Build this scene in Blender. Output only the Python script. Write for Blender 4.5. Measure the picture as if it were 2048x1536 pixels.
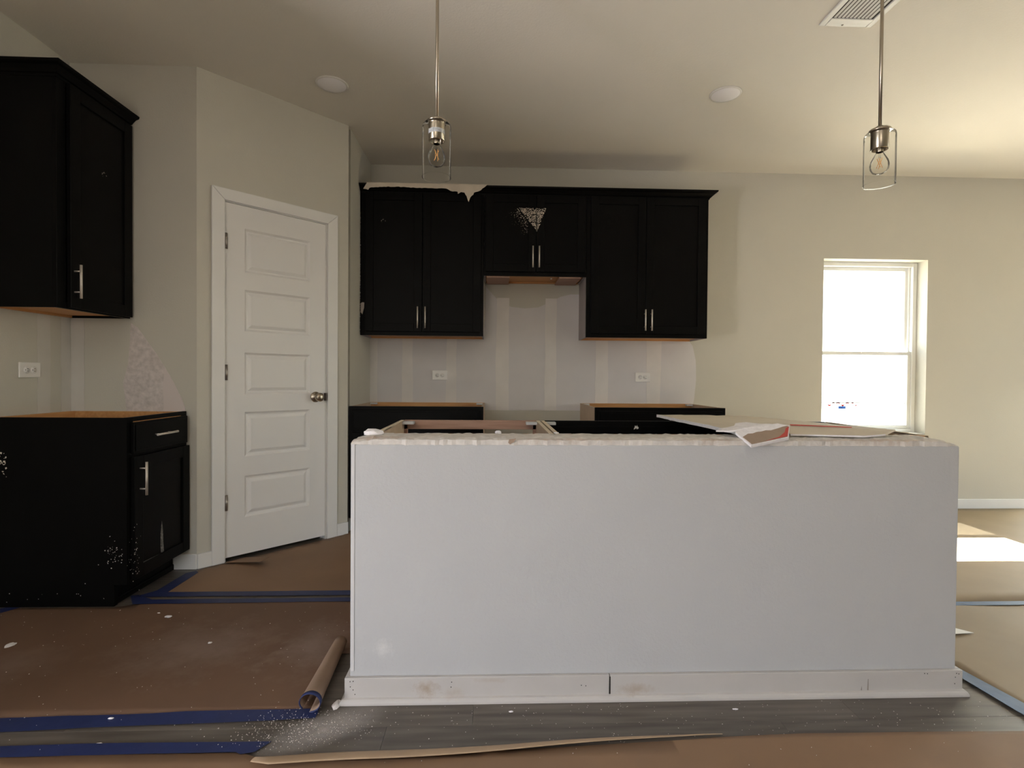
import bpy, bmesh, math, random
from mathutils import Vector, Matrix
random.seed(7)
for o in list(bpy.data.objects): bpy.data.objects.remove(o)
S = bpy.context.scene
COL = S.collection

# ------------------------------------------------------------------ camera, sky, sun, lamps, exposure
F_PX, YAW, PIT, ROL, CAM_H = 1054.43, .0364, -.0137, .0076, 1.0693
def _rot():
    c, s = math.cos(YAW), math.sin(YAW); ry = Matrix(((c, -s, 0), (s, c, 0), (0, 0, 1)))
    c, s = math.cos(PIT), math.sin(PIT); rp = Matrix(((1, 0, 0), (0, c, s), (0, -s, c)))
    c, s = math.cos(ROL), math.sin(ROL); rr = Matrix(((c, 0, s), (0, 1, 0), (-s, 0, c)))
    return rr @ rp @ ry
R = _rot()
cam_d = bpy.data.cameras.new('camera'); cam = bpy.data.objects.new('camera', cam_d); COL.objects.link(cam)
cam_d.sensor_width = 36; cam_d.lens = F_PX * 36 / 2048; cam_d.clip_start = .05; cam_d.clip_end = 200
m = Matrix(((R[0][0], R[2][0], -R[1][0]), (R[0][1], R[2][1], -R[1][1]), (R[0][2], R[2][2], -R[1][2]))).to_4x4()
m.translation = (0, 0, CAM_H); cam.matrix_world = m
S.camera = cam

vs = S.view_settings
vs.view_transform = 'Standard'; vs.look = 'None'; vs.gamma = 1; vs.use_curve_mapping = False
vs.exposure = 0.0

SUN_EL = math.radians(54.5)
W = bpy.data.worlds.new('world'); S.world = W; W.use_nodes = True
nt = W.node_tree; nt.nodes.clear()
sky = nt.nodes.new('ShaderNodeTexSky'); sky.sky_type = 'NISHITA'; sky.sun_disc = False
sky.sun_elevation = SUN_EL; sky.sun_rotation = math.radians(-3); sky.air_density = 1.0; sky.dust_density = 2.5; sky.ozone_density = 1.0
bg = nt.nodes.new('ShaderNodeBackground'); bg.inputs['Strength'].default_value = 1.1
wo = nt.nodes.new('ShaderNodeOutputWorld')
nt.links.new(sky.outputs[0], bg.inputs[0]); nt.links.new(bg.outputs[0], wo.inputs[0])

sd = bpy.data.lights.new('sun', 'SUN'); sd.energy = 150; sd.angle = math.radians(.53); sd.color = (.98, 1, .91)
so = bpy.data.objects.new('sun', sd); COL.objects.link(so)
so.rotation_euler = Vector((-.045, -1, -1.40)).to_track_quat('-Z', 'Y').to_euler()

def area(name, loc, direction, sx, sy, power, color):
    d = bpy.data.lights.new(name, 'AREA'); d.shape = 'RECTANGLE'; d.size = sx; d.size_y = sy; d.energy = power; d.color = color
    o = bpy.data.objects.new(name, d); COL.objects.link(o); o.location = loc
    o.rotation_euler = Vector(direction).to_track_quat('-Z', 'Z').to_euler(); return o
# unseen area lamps; all but the left skylight are added fill light
area('skylight_left_window', (-3.62, -.40, 1.20), (1, 0, -.10), 1.6, 1.55, 33, (.80, .88, 1.0))
area('fill_light_low_left', (-3.55, -.40, .50), (1, .35, .95), .8, .5, 100, (.98, .90, .88))  # added low fill, tilted up to brighten the ceiling
area('fill_light_right', (6.46, 1.6, 1.1), (-1, 0, .10), 1.8, 2.0, 24, (.95, .95, .92))  # added fill from the right, through an invented doorway
area('fill_light_right_back', (5.35, 4.19, 1.1), (0, -1, -.80), 1.6, 2.0, 34, (.94, 1.0, .74))  # added to light the floor on the right, opening unseen
area('fill_light_rear', (-1.3, -4.44, 1.3), (.1, 1, .5), 1.8, 1.5, 46, (1.0, .86, .74))  # added warm fill from behind the camera

# ------------------------------------------------------------------ materials
def mat(name, col, rough=.5, metal=0, spec=.5, noise=None, bump=None, trans=0, ior=1.45, emis=None):
    """noise=(scale, amount) varies brightness, bump=(scale, strength) gives fine relief"""
    M = bpy.data.materials.new(name); M.use_nodes = True
    n = M.node_tree.nodes; l = M.node_tree.links; b = n['Principled BSDF']
    b.inputs['Base Color'].default_value = (*col, 1); b.inputs['Roughness'].default_value = rough
    b.inputs['Metallic'].default_value = metal; b.inputs['Specular IOR Level'].default_value = spec
    b.inputs['Transmission Weight'].default_value = trans; b.inputs['IOR'].default_value = ior
    tc = n.new('ShaderNodeTexCoord')
    if noise:
        t = n.new('ShaderNodeTexNoise'); t.inputs['Scale'].default_value = noise[0]; t.inputs['Detail'].default_value = 6
        l.new(tc.outputs['Object'], t.inputs['Vector'])
        r = n.new('ShaderNodeMapRange'); r.inputs['From Min'].default_value = .3; r.inputs['From Max'].default_value = .7
        r.inputs['To Min'].default_value = 1 - noise[1]; r.inputs['To Max'].default_value = 1 + noise[1]
        l.new(t.outputs['Fac'], r.inputs['Value'])
        v = n.new('ShaderNodeVectorMath'); v.operation = 'SCALE'; v.inputs[0].default_value = col
        l.new(r.outputs[0], v.inputs['Scale']); l.new(v.outputs[0], b.inputs['Base Color'])
    if bump:
        t = n.new('ShaderNodeTexNoise'); t.inputs['Scale'].default_value = bump[0]; t.inputs['Detail'].default_value = 4
        l.new(tc.outputs['Object'], t.inputs['Vector'])
        q = n.new('ShaderNodeBump'); q.inputs['Strength'].default_value = bump[1]; q.inputs['Distance'].default_value = .003
        l.new(t.outputs['Fac'], q.inputs['Height']); l.new(q.outputs[0], b.inputs['Normal'])
    return M

def spots(M, pts, col, noise_scale=30):
    """add shaped stains: pts = (x,y,z, rx,ry,rz, strength) in object space, edges broken by noise"""
    n = M.node_tree.nodes; l = M.node_tree.links; b = n['Principled BSDF']
    tc = n.new('ShaderNodeTexCoord')
    cur = b.inputs['Base Color'].links[0].from_socket if b.inputs['Base Color'].links else None
    base = tuple(b.inputs['Base Color'].default_value)
    nz = n.new('ShaderNodeTexNoise'); nz.inputs['Scale'].default_value = noise_scale; nz.inputs['Detail'].default_value = 8; nz.inputs['Roughness'].default_value = .7
    l.new(tc.outputs['Object'], nz.inputs['Vector'])
    for (x, y, z, rx, ry, rz, st) in pts:
        mp = n.new('ShaderNodeMapping'); mp.vector_type = 'TEXTURE'
        mp.inputs['Location'].default_value = (x, y, z); mp.inputs['Scale'].default_value = (rx, ry, rz)
        l.new(tc.outputs['Object'], mp.inputs[0])
        ln = n.new('ShaderNodeVectorMath'); ln.operation = 'LENGTH'; l.new(mp.outputs[0], ln.inputs[0])
        ad = n.new('ShaderNodeMath'); ad.operation = 'MULTIPLY_ADD'; ad.inputs[1].default_value = 2.2
        l.new(nz.outputs['Fac'], ad.inputs[0]); l.new(ln.outputs['Value'], ad.inputs[2])
        r = n.new('ShaderNodeMapRange'); r.inputs['From Min'].default_value = 1.1; r.inputs['From Max'].default_value = 2.1
        r.inputs['To Min'].default_value = st; r.inputs['To Max'].default_value = 0
        l.new(ad.outputs[0], r.inputs['Value'])
        mx = n.new('ShaderNodeMixRGB'); l.new(r.outputs[0], mx.inputs['Fac'])
        mx.inputs['Color1'].default_value = base; mx.inputs['Color2'].default_value = (*col, 1)
        if cur: l.new(cur, mx.inputs['Color1'])
        cur = mx.outputs[0]
    l.new(cur, b.inputs['Base Color'])

def wood(name, a, c, scale, axis_scale, rough=.45, bump=.15, spec=.4):
    M = bpy.data.materials.new(name); M.use_nodes = True
    n = M.node_tree.nodes; l = M.node_tree.links; b = n['Principled BSDF']; b.inputs['Roughness'].default_value = rough
    b.inputs['Specular IOR Level'].default_value = spec
    tc = n.new('ShaderNodeTexCoord'); mp = n.new('ShaderNodeMapping'); mp.inputs['Scale'].default_value = axis_scale
    oi = n.new('ShaderNodeObjectInfo'); ad = n.new('ShaderNodeVectorMath'); ad.operation = 'ADD'
    sc = n.new('ShaderNodeMath'); sc.operation = 'MULTIPLY'; sc.inputs[1].default_value = 37
    l.new(oi.outputs['Random'], sc.inputs[0]); l.new(tc.outputs['Object'], ad.inputs[0]); l.new(sc.outputs[0], ad.inputs[1])
    l.new(ad.outputs[0], mp.inputs[0])
    t = n.new('ShaderNodeTexNoise'); t.inputs['Scale'].default_value = scale; t.inputs['Detail'].default_value = 7; t.inputs['Roughness'].default_value = .35
    l.new(mp.outputs[0], t.inputs['Vector'])
    r = n.new('ShaderNodeValToRGB'); r.color_ramp.elements[0].position = .3; r.color_ramp.elements[1].position = .72
    r.color_ramp.elements[0].color = (*a, 1); r.color_ramp.elements[1].color = (*c, 1)
    l.new(t.outputs['Fac'], r.inputs[0])
    mr = n.new('ShaderNodeMapRange'); mr.inputs['To Min'].default_value = .86; mr.inputs['To Max'].default_value = 1.12
    l.new(oi.outputs['Random'], mr.inputs['Value'])
    v = n.new('ShaderNodeVectorMath'); v.operation = 'SCALE'; l.new(r.outputs[0], v.inputs[0]); l.new(mr.outputs[0], v.inputs['Scale'])
    l.new(v.outputs[0], b.inputs['Base Color'])
    q = n.new('ShaderNodeBump'); q.inputs['Strength'].default_value = bump; q.inputs['Distance'].default_value = .002
    l.new(t.outputs['Fac'], q.inputs['Height']); l.new(q.outputs[0], b.inputs['Normal'])
    return M

M_WALL = mat('greige_wall_paint', (.56, .54, .475), .75, noise=(1.5, .02), bump=(130, .25), spec=.3)
M_CEIL = mat('ceiling_paint', (.80, .77, .70), .8, noise=(1.2, .02), bump=(110, .3), spec=.25)
M_DRY = mat('unpainted_drywall', (.67, .645, .645), .8, noise=(5, .03), bump=(300, .1), spec=.2)
M_MUD = mat('joint_compound', (.745, .71, .68), .8, noise=(7, .04), bump=(200, .1), spec=.2)
M_MUDPATCH = mat('mottled_joint_compound', (.60, .545, .525), .85, noise=(38, .16), bump=(80, .5), spec=.2)
M_TRIM = mat('white_trim_paint', (.78, .775, .76), .42, noise=(6, .015))
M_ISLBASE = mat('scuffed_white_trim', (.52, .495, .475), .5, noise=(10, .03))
spots(M_ISLBASE, [(-.21, 1.71, .045, .05, .1, .03, .8), (-.12, 1.71, .03, .04, .1, .02, .35), (.48, 1.71, .035, .07, .1, .022, .6), (.0, 1.71, .07, .06, .1, .01, .3)], (.36, .27, .19), 45)
M_ISL = mat('pony_wall_paint', (.485, .49, .50), .7, noise=(2.5, .02), bump=(95, .45), spec=.3)
spots(M_ISL, [(-.353, 1.736, .174, .035, .1, .035, .3), (.40, 1.736, .862, .02, .1, .015, .7)], (.82, .80, .78), 60)
spots(M_ISL, [(.55, 1.736, .115, .02, .1, .11, .3)], (.50, .48, .47), 20)
M_RUB = mat('rough_broken_plaster', (.62, .585, .55), .9, noise=(40, .12), bump=(70, .9), spec=.1)
spots(M_RUB, [(-.38, 1.76, .868, .14, .02, .03, .7), (.25, 1.745, .868, .25, .012, .03, .5), (1.3, 1.745, .868, .3, .012, .03, .5), (.75, 1.745, .868, .15, .012, .03, .5)], (.42, .27, .19), 55)
M_DOOR = mat('white_door_paint', (.77, .76, .75), .38, bump=(160, .05))
M_BLACK = mat('black_cabinet_paint', (.0034, .0032, .003), .42, noise=(9, .15), spec=.09)
M_BLACKEND = mat('black_end_panel_paint', (.003, .0028, .0026), .55, noise=(9, .15), spec=.1)
M_LAM = mat('tan_maple_laminate', (.50, .38, .27), .55, noise=(14, .05), spec=.3)
M_SIDE = mat('grey_brown_carcass_side', (.36, .32, .31), .55, noise=(14, .05), spec=.3)
M_WOOD = wood('orange_plywood', (.54, .26, .09), (.66, .35, .14), 6, (1, 12, 12), .5, .05)
M_RAIL = wood('pink_brown_raw_rail', (.40, .235, .17), (.52, .33, .25), 6, (1, 14, 14), .6, .05)
M_PLYEDGE = mat('pale_plywood_edge', (.66, .56, .42), .7, noise=(50, .08))
M_NICK = mat('brushed_nickel', (.66, .61, .55), .5, .75, noise=(60, .05))
M_NICKD = mat('satin_bronze_nickel', (.42, .37, .30), .28, 1)
M_HINGE = mat('hinge_steel', (.36, .33, .30), .4, 1)
M_PLAST = mat('white_plastic', (.80, .78, .75), .35)
M_BRK = mat('grey_white_bracket_plastic', (.62, .63, .64), .4)
M_SLOT = mat('dark_slot', (.02, .018, .016), .6)
M_FLOOR = wood('grey_brown_vinyl_plank', (.082, .070, .058), (.155, .135, .114), 3.2, (1.2, 14, 14), .36, .12)
M_FLOORBASE = mat('floor_underlay', (.14, .12, .10), .7)
M_KRAFT = mat('brown_kraft_paper', (.255, .158, .095), .62, noise=(3, .10), bump=(5, .25), spec=.35)
M_KRAFTDIM = mat('dusty_shaded_kraft_paper', (.165, .098, .064), .62, noise=(2.2, .12), bump=(5, .25), spec=.35)  # same kraft with the left side's shade in its colour; pale spots are dust
spots(M_KRAFTDIM, [(-1.15, 2.1, 0, .35, .25, .2, .25), (-.7, 2.1, 0, .15, .25, .2, .3), (-1.75, 1.98, 0, .2, .15, .2, .15)], (.42, .35, .31), 9)
M_KLIP = mat('kraft_paper_underside', (.45, .32, .205), .6, noise=(6, .05))
M_TAPE = mat('blue_painters_tape', (.017, .028, .105), .5, noise=(14, .12), bump=(30, .3))
M_TAPEL = mat('light_blue_painters_tape', (.055, .10, .19), .5, noise=(14, .10), bump=(30, .3))
M_DUST = mat('white_plaster_dust', (.70, .66, .62), .9)
M_KRAFTLIT = mat('lit_kraft_paper', (.27, .205, .132), .6, noise=(3, .08), bump=(5, .25), spec=.35)  # same kraft with the yellow light of the right side in its colour
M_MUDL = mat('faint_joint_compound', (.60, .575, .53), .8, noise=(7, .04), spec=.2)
M_TORN = mat('torn_cream_paper', (.70, .62, .52), .8, noise=(12, .08))
M_GYP = mat('white_gypsum', (.80, .77, .78), .9, noise=(60, .06), bump=(120, .6))
M_DWP = mat('cream_drywall_paper', (.60, .53, .43), .7, noise=(4, .08))
M_DWB = mat('brown_drywall_paper', (.32, .235, .175), .75, noise=(30, .05))
M_RED = mat('red_print', (.45, .06, .05), .7)
M_VINYL = mat('white_window_vinyl', (.88, .89, .87), .35)
M_LENS = mat('frosted_lens', (.96, .95, .98), .5)
M_VENT = mat('white_vent_enamel', (.80, .80, .76), .4)
M_FIL = mat('amber_filament', (.85, .45, .16), .5)
M_LABEL = mat('silver_label', (.55, .58, .62), .35, noise=(90, .25))
M_GND = mat('pale_dry_ground', (.42, .37, .30), .9, noise=(1, .15))

def glass_thin(name, refl, tint=(1, 1, 1)):
    """single pane or shell: clear, with a Fresnel reflection"""
    M = bpy.data.materials.new(name); M.use_nodes = True; n = M.node_tree.nodes; l = M.node_tree.links; n.clear()
    o = n.new('ShaderNodeOutputMaterial'); t = n.new('ShaderNodeBsdfTransparent'); t.inputs[0].default_value = (*tint, 1)
    g = n.new('ShaderNodeBsdfGlossy'); g.inputs['Roughness'].default_value = .02
    fr = n.new('ShaderNodeLayerWeight'); fr.inputs['Blend'].default_value = refl
    ml = n.new('ShaderNodeMath'); ml.operation = 'MULTIPLY'; ml.inputs[1].default_value = .9; ml.use_clamp = True
    mx = n.new('ShaderNodeMixShader'); l.new(fr.outputs['Fresnel'], ml.inputs[0]); l.new(ml.outputs[0], mx.inputs[0])
    l.new(t.outputs[0], mx.inputs[1]); l.new(g.outputs[0], mx.inputs[2]); l.new(mx.outputs[0], o.inputs[0]); return M
M_PANE = glass_thin('window_pane', .12, (.97, .98, .98))
M_JAR = glass_thin('clear_shade_glass', .10, (.985, .985, .975))
M_BULB = glass_thin('clear_bulb_glass', .16, (.98, .975, .96))
def film_mat(name, trans, clear):
    """translucent film: scatters the daylight behind it"""
    M = bpy.data.materials.new(name); M.use_nodes = True; n = M.node_tree.nodes; l = M.node_tree.links; n.clear()
    o = n.new('ShaderNodeOutputMaterial'); t = n.new('ShaderNodeBsdfTransparent'); d = n.new('ShaderNodeBsdfTranslucent'); d.inputs[0].default_value = (*trans, 1)
    mx = n.new('ShaderNodeMixShader'); mx.inputs[0].default_value = 1 - clear
    l.new(t.outputs[0], mx.inputs[1]); l.new(d.outputs[0], mx.inputs[2]); l.new(mx.outputs[0], o.inputs[0]); return M
M_REDX = film_mat('red_translucent_print', (.26, .03, .022), .0); M_BLUEX = film_mat('blue_translucent_print', (.11, .17, .30), .0); M_GREYX = film_mat('grey_seam_print', (.10, .10, .10), .0)
M_FILM = film_mat('frosted_dimming_film', (.30, .30, .30), .22)

# ------------------------------------------------------------------ helpers
class MB:
    def __init__(s): s.bm = bmesh.new()
    def box(s, x0, x1, y0, y1, z0, z1):
        v = [s.bm.verts.new((x, y, z)) for x in (x0, x1) for y in (y0, y1) for z in (z0, z1)]
        for q in ((0, 1, 3, 2), (4, 6, 7, 5), (0, 4, 5, 1), (2, 3, 7, 6), (0, 2, 6, 4), (1, 5, 7, 3)): s.bm.faces.new([v[i] for i in q])
        return s
    def prism(s, pts, off):
        """pts: 3-D outline, off: extrusion vector"""
        off = Vector(off); a = [s.bm.verts.new(p) for p in pts]; b = [s.bm.verts.new(Vector(p) + off) for p in pts]
        s.bm.faces.new(a[::-1]); s.bm.faces.new(b); n = len(pts)
        for i in range(n): s.bm.faces.new((a[i], a[(i + 1) % n], b[(i + 1) % n], b[i]))
        return s
    def tube(s, p, q, r, n=12, r2=None):
        p, q = Vector(p), Vector(q); d = (q - p).normalized(); u = d.orthogonal().normalized(); w = d.cross(u); r2 = r if r2 is None else r2
        A, B = [], []
        for i in range(n):
            t = 2 * math.pi * i / n; e = u * math.cos(t) + w * math.sin(t)
            A.append(s.bm.verts.new(p + e * r)); B.append(s.bm.verts.new(q + e * r2))
        s.bm.faces.new(A[::-1]); s.bm.faces.new(B)
        for i in range(n):
            f = s.bm.faces.new((A[i], A[(i + 1) % n], B[(i + 1) % n], B[i])); f.smooth = True
        return s
    def lathe(s, prof, c=(0, 0, 0), n=32, axis='z', closed=False):
        """prof: list of (r, h); axis z or a Vector direction"""
        c = Vector(c); ax = Vector((0, 0, 1)) if axis == 'z' else Vector(axis).normalized()
        u = ax.orthogonal().normalized(); w = ax.cross(u); rings = []
        for (r, h) in prof:
            if r < 1e-6: rings.append([s.bm.verts.new(c + ax * h)])
            else: rings.append([s.bm.verts.new(c + ax * h + (u * math.cos(2 * math.pi * i / n) + w * math.sin(2 * math.pi * i / n)) * r) for i in range(n)])
        pairs = list(zip(rings, rings[1:])) + ([(rings[-1], rings[0])] if closed else [])
        for a, b in pairs:
            for i in range(n):
                j = (i + 1) % n
                if len(a) == 1 and len(b) == 1: continue
                if len(a) == 1: f = s.bm.faces.new((a[0], b[j], b[i]))
                elif len(b) == 1: f = s.bm.faces.new((a[i], a[j], b[0]))
                else: f = s.bm.faces.new((a[i], a[j], b[j], b[i]))
                f.smooth = True
        return s
    def build(s, name, m, parent=None, bevel=0, loc=None, rz=0):
        bmesh.ops.recalc_face_normals(s.bm, faces=s.bm.faces[:])
        me = bpy.data.meshes.new(name); s.bm.to_mesh(me); s.bm.free()
        if m: me.materials.append(m)
        o = bpy.data.objects.new(name, me); COL.objects.link(o)
        if parent: o.parent = parent
        if loc: o.location = loc
        o.rotation_euler.z = rz
        if bevel:
            b = o.modifiers.new('bevel', 'BEVEL'); b.width = bevel; b.segments = 2; b.limit_method = 'ANGLE'; b.angle_limit = math.radians(40)
        return o
def B(*a): return MB().box(*a)
def thing(name, label, cat, loc=(0, 0, 0), rz=0, group=None):
    o = bpy.data.objects.new(name, None); COL.objects.link(o); o.location = loc; o.rotation_euler = (0, 0, rz)
    o.empty_display_size = .05; return tag(o, label, cat, group)
def tag(o, label, cat, group=None):
    o['label'] = label; o['category'] = cat
    if group: o['group'] = group
    return o
def struct(o, label=None):
    o['kind'] = 'structure'
    if label: o['label'] = label
    return o
def dup(root):
    r = root.copy(); COL.objects.link(r)
    for ch in list(root.children):
        c = ch.copy(); COL.objects.link(c); c.parent = r
        for g in list(ch.children):
            d = g.copy(); COL.objects.link(d); d.parent = c
    return r
def ragged(pts, step, amp, seed=0, closed=True):
    """subdivide an outline and jitter it, so that torn edges look torn"""
    rr = random.Random(seed); out = []; n = len(pts)
    for i in range(n if closed else n - 1):
        a, b = Vector(pts[i]), Vector(pts[(i + 1) % n]); L = (b - a).length; k = max(1, int(L / step))
        for j in range(k):
            p = a.lerp(b, j / k)
            if j: p += Vector((rr.uniform(-amp, amp), 0, rr.uniform(-amp, amp)))
            out.append(p)
    return out

H = 2.74; YB = 4.232; XL = -2.287; YA = 2.9457
A2 = Vector((-1.6189, 2.9457)); B2 = Vector((-.9757, 3.5889)); T = .12

# ------------------------------------------------------------------ setting: floor, walls, ceiling
fl = struct(B(-3.75, 6.7, -4.7, 4.5, -.12, -.006).build('floor', M_FLOORBASE), 'grey-brown wood-look plank floor under the protective paper')
pm = B(-.6093, .6093, -.0760, .0760, -.006, 0)
pl0 = pm.build('plank', M_FLOOR, fl, bevel=.0006)
first = True
joints = {0: -.055, -1: -.315}
for k in range(-12, 18):
    y = 1.605 + .0762 + .1524 * k
    off = joints.get(k, random.uniform(-.6, .6))
    j = -3
    while True:
        xc = off + .6096 + 1.2192 * j
        if xc > 6.2: break
        j += 1
        if xc < -2.6: continue
        if first: o = pl0; first = False
        else:
            o = pl0.copy(); COL.objects.link(o)
        o.location = (xc, y, 0)
# the planks under and beyond the nearer rows
struct(B(-3.75, 6.7, -4.7, YB + .4, H, H + .1).build('ceiling', M_CEIL))

wx0, wx1, wz0, wz1 = 2.700, 3.578, .62, 2.057
mb = MB(); mb.box(XL - T, wx0, YB, YB + T, 0, H).box(wx1, 4.5, YB, YB + T, 0, H).box(6.2, 6.5 + T, YB, YB + T, 0, H).box(4.5, 6.2, YB, YB + T, 2.12, H).box(wx0, wx1, YB, YB + T, 0, wz0).box(wx0, wx1, YB, YB + T, wz1, H)
wall_back = struct(mb.build('wall_back', M_WALL))
wall_left = struct(B(XL - T, XL, .80, YB, 0, H).build('wall_left', M_WALL))
# the room widens behind the fridge bay: side wall with a window, unseen; the wall end is placed to shade the left floor
struct(B(-3.6, XL - T, .80, .80 + T, 0, H).build('wall_alcove', M_WALL))
mb = MB(); mb.box(-3.6 - T, -3.6, -4.5, -1.25, 0, H).box(-3.6 - T, -3.6, .45, 1.15 + T, 0, H).box(-3.6 - T, -3.6, -1.25, .45, 0, .4).box(-3.6 - T, -3.6, -1.25, .45, 2.0, H)
struct(mb.build('wall_far_left', M_WALL))
wall_pantry = struct(B(XL, -1.6189, YA, YA + T, 0, H).build('wall_pantry', M_WALL))
struct(B(-.9757 - T, -.9757, 3.5889 + .05, YB, 0, H).build('wall_return', M_WALL))
# diagonal wall with the door opening; local x runs along it, local -y faces the room
diag = thing('wall_diagonal', 'greige diagonal pantry wall holding the white door', 'wall', (A2.x, A2.y, 0), math.radians(45)); del diag['category']; diag['kind'] = 'structure'
L = (B2 - A2).length; s0, s1, dz = .130, .764, 2.065
MB().prism([(0, 0, 0), (s0, 0, 0), (s0, T, 0), (T, T, 0)], (0, 0, H)).build('wall_panel', M_WALL, diag)
MB().prism([(s1, 0, 0), (L, 0, 0), (L - .05, T, 0), (s1, T, 0)], (0, 0, H)).build('wall_panel', M_WALL, diag)
B(s0, s1, 0, T, dz, H).build('wall_panel', M_WALL, diag)
mb = MB(); mb.box(6.5, 6.5 + T, -4.5, .6, 0, H).box(6.5, 6.5 + T, 2.6, 4.4, 0, H).box(6.5, 6.5 + T, .6, 2.6, 2.15, H)
struct(mb.build('wall_right', M_WALL))
mb = MB(); mb.box(-3.6 - T, -2.3, -4.5 - T, -4.5, 0, H).box(-.3, 6.6, -4.5 - T, -4.5, 0, H).box(-2.3, -.3, -4.5 - T, -4.5, 0, .5).box(-2.3, -.3, -4.5 - T, -4.5, 2.1, H)
struct(mb.build('wall_rear', M_WALL))

# unpainted backsplash areas: raw drywall and the joint-compound strips over the studs (pieces of the walls)
P = []
for (x, z) in ((-.9757, .80), (1.615, .80), (1.637, .892), (1.652, 1.054), (1.650, 1.15), (1.646, 1.217), (1.62, 1.33), (1.55, 1.42), (.70, 1.46), (.698, 1.735), (.62, 1.735), (.54, 1.715), (.435, 1.66), (.36, 1.628), (.254, 1.618), (.15, 1.628), (.06, 1.66), (-.0, 1.72), (-.06, 1.79), (-.07, 1.46), (-.9757, 1.46)):
    P.append((x, YB - .0016, z))
MB().prism(P, (0, .0016, 0)).build('raw_drywall', M_DRY, wall_back)
def mud(parent, fn, z0, z1, c, w, seed, mtl=M_MUD):
    rr = random.Random(seed); n = 9; a, b = [], []; dl, dr = 0, 0
    for i in range(n + 1):
        z = z0 + (z1 - z0) * i / n; dl += rr.uniform(-.004, .004); dr += rr.uniform(-.004, .004)
        a.append(fn(c - w / 2 + dl, z)); b.append(fn(c + w / 2 + dr, z))
    o = fn(0, 0); e = Vector(fn(0, 0, 1)) - Vector(o)
    MB().prism(a + b[::-1], e).build('joint_compound_strip', mtl, parent)
fb = lambda u, z, k=0: (u, YB - (.0017 + .0012 * k), z)
for i, (c, w) in enumerate(((-.955, .075), (-.680, .085), (-.335, .085), (.078, .10), (.468, .096), (.872, .10), (1.300, .108))):
    top = 1.44 if not 0 < c < .6 else 1.70
    mud(wall_back, fb, .80, top, c, w, i)
fl_ = lambda u, z, k=0: (XL + .0005 + .0012 * k, u, z)
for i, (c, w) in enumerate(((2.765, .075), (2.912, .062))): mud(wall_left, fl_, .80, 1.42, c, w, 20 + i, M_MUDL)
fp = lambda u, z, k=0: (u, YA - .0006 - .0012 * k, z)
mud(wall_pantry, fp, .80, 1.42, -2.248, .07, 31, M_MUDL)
arc = [(-1.674, .80), (-1.682, .888), (-1.70, .94), (-1.722, .983), (-1.755, 1.05), (-1.789, 1.106), (-1.83, 1.175), (-1.868, 1.227), (-1.90, 1.275), (-1.935, 1.322), (-1.969, 1.345), (-1.975, 1.25), (-1.985, 1.12), (-2.012, 1.02), (-2.0, .93), (-1.985, .80)]
MB().prism([(x, YA - .0012, z) for x, z in arc], (0, .0012, 0)).build('plaster_patch', M_MUDPATCH, wall_pantry)
MB().prism([(x, YA - .0017, z) for x, z in ((-1.674, .80), (-1.682, .888), (-1.722, .983), (-1.789, 1.106), (-1.80, 1.0), (-1.79, .80))], (0, .0006, 0)).build('plaster_patch', mat('smooth_joint_compound', (.65, .58, .56), .8), wall_pantry)

# trim
def base(name, x0, x1, y0, y1):
    return struct(B(x0, x1, y0, y1, 0, .083).build(name, M_TRIM, bevel=.004))
base('baseboard_back', 1.625, 4.45, YB - .013, YB)
base('baseboard_pantry', -1.74, -1.6189 + .005, YA - .013, YA)
bd = struct(B(.0, .072, -.013, 0, 0, .083).build('baseboard_diagonal', M_TRIM, None, .003, (A2.x, A2.y, 0), math.radians(45)))
bd = struct(B(.828, L, -.013, 0, 0, .083).build('baseboard_diagonal', M_TRIM, None, .003, (A2.x, A2.y, 0), math.radians(45)))

# ------------------------------------------------------------------ pantry door (local frame of the diagonal wall)
door = bpy.data.objects.new('door_1', None); COL.objects.link(door); door.location = (A2.x, A2.y, 0); door.rotation_euler.z = math.radians(45)
struct(door, 'white five-panel pantry door in a white casing')
D0, D1, DZ0, DZ1 = .146, .748, .022, 2.046
pans = [(.250, .645, a, b) for a, b in ((1.663, 1.917), (1.321, 1.563), (.955, 1.198), (.592, .852), (.238, .479))]
def panel_slab():
    mb = MB(); yf, yb = .003, .036
    zs = [DZ0] + sorted([z for p in pans for z in p[2:]]) + [DZ1]
    mb.box(D0, .250, yf, yb, DZ0, DZ1).box(.645, D1, yf, yb, DZ0, DZ1)
    for i in range(0, len(zs), 2): mb.box(.250, .645, yf, yb, zs[i], zs[i + 1])
    return mb
slab = panel_slab().build('door_slab', M_DOOR, door)
for (x0, x1, z0, z1) in pans:
    mb = MB(); yf = .003; rings = []
    for ins, d in ((0, 0), (.012, .010), (.020, .011), (.036, .003), (.040, .002)):
        y = yf + d; rings.append([mb.bm.verts.new(p) for p in ((x0 + ins, y, z0 + ins), (x1 - ins, y, z0 + ins), (x1 - ins, y, z1 - ins), (x0 + ins, y, z1 - ins))])
    for a, b in zip(rings, rings[1:]):
        for i in range(4): mb.bm.faces.new((a[i], a[(i + 1) % 4], b[(i + 1) % 4], b[i]))
    mb.bm.faces.new(rings[-1])
    mb.build('raised_panel', M_DOOR, slab)
mb = MB(); mb.box(.130, .146, .0, .10, 0, 2.062).box(.748, .764, 0, .10, 0, 2.062).box(.130, .764, 0, .10, 2.048, 2.064).box(.146, .156, .037, .05, 0, 2.05).box(.738, .748, .037, .05, 0, 2.05).box(.146, .748, .037, .05, 2.036, 2.05)
mb.build('door_jamb', M_TRIM, door)
def casing(pts): 
    return MB().prism([(x, -.016, z) for x, z in pts], (0, .016, 0)).build('door_casing', M_TRIM, door, .004)
casing([(.071, .0), (.139, .0), (.139, 2.052), (.071, 2.119)])
casing([(.828, .0), (.828, 2.119), (.757, 2.052), (.757, .0)])
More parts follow.
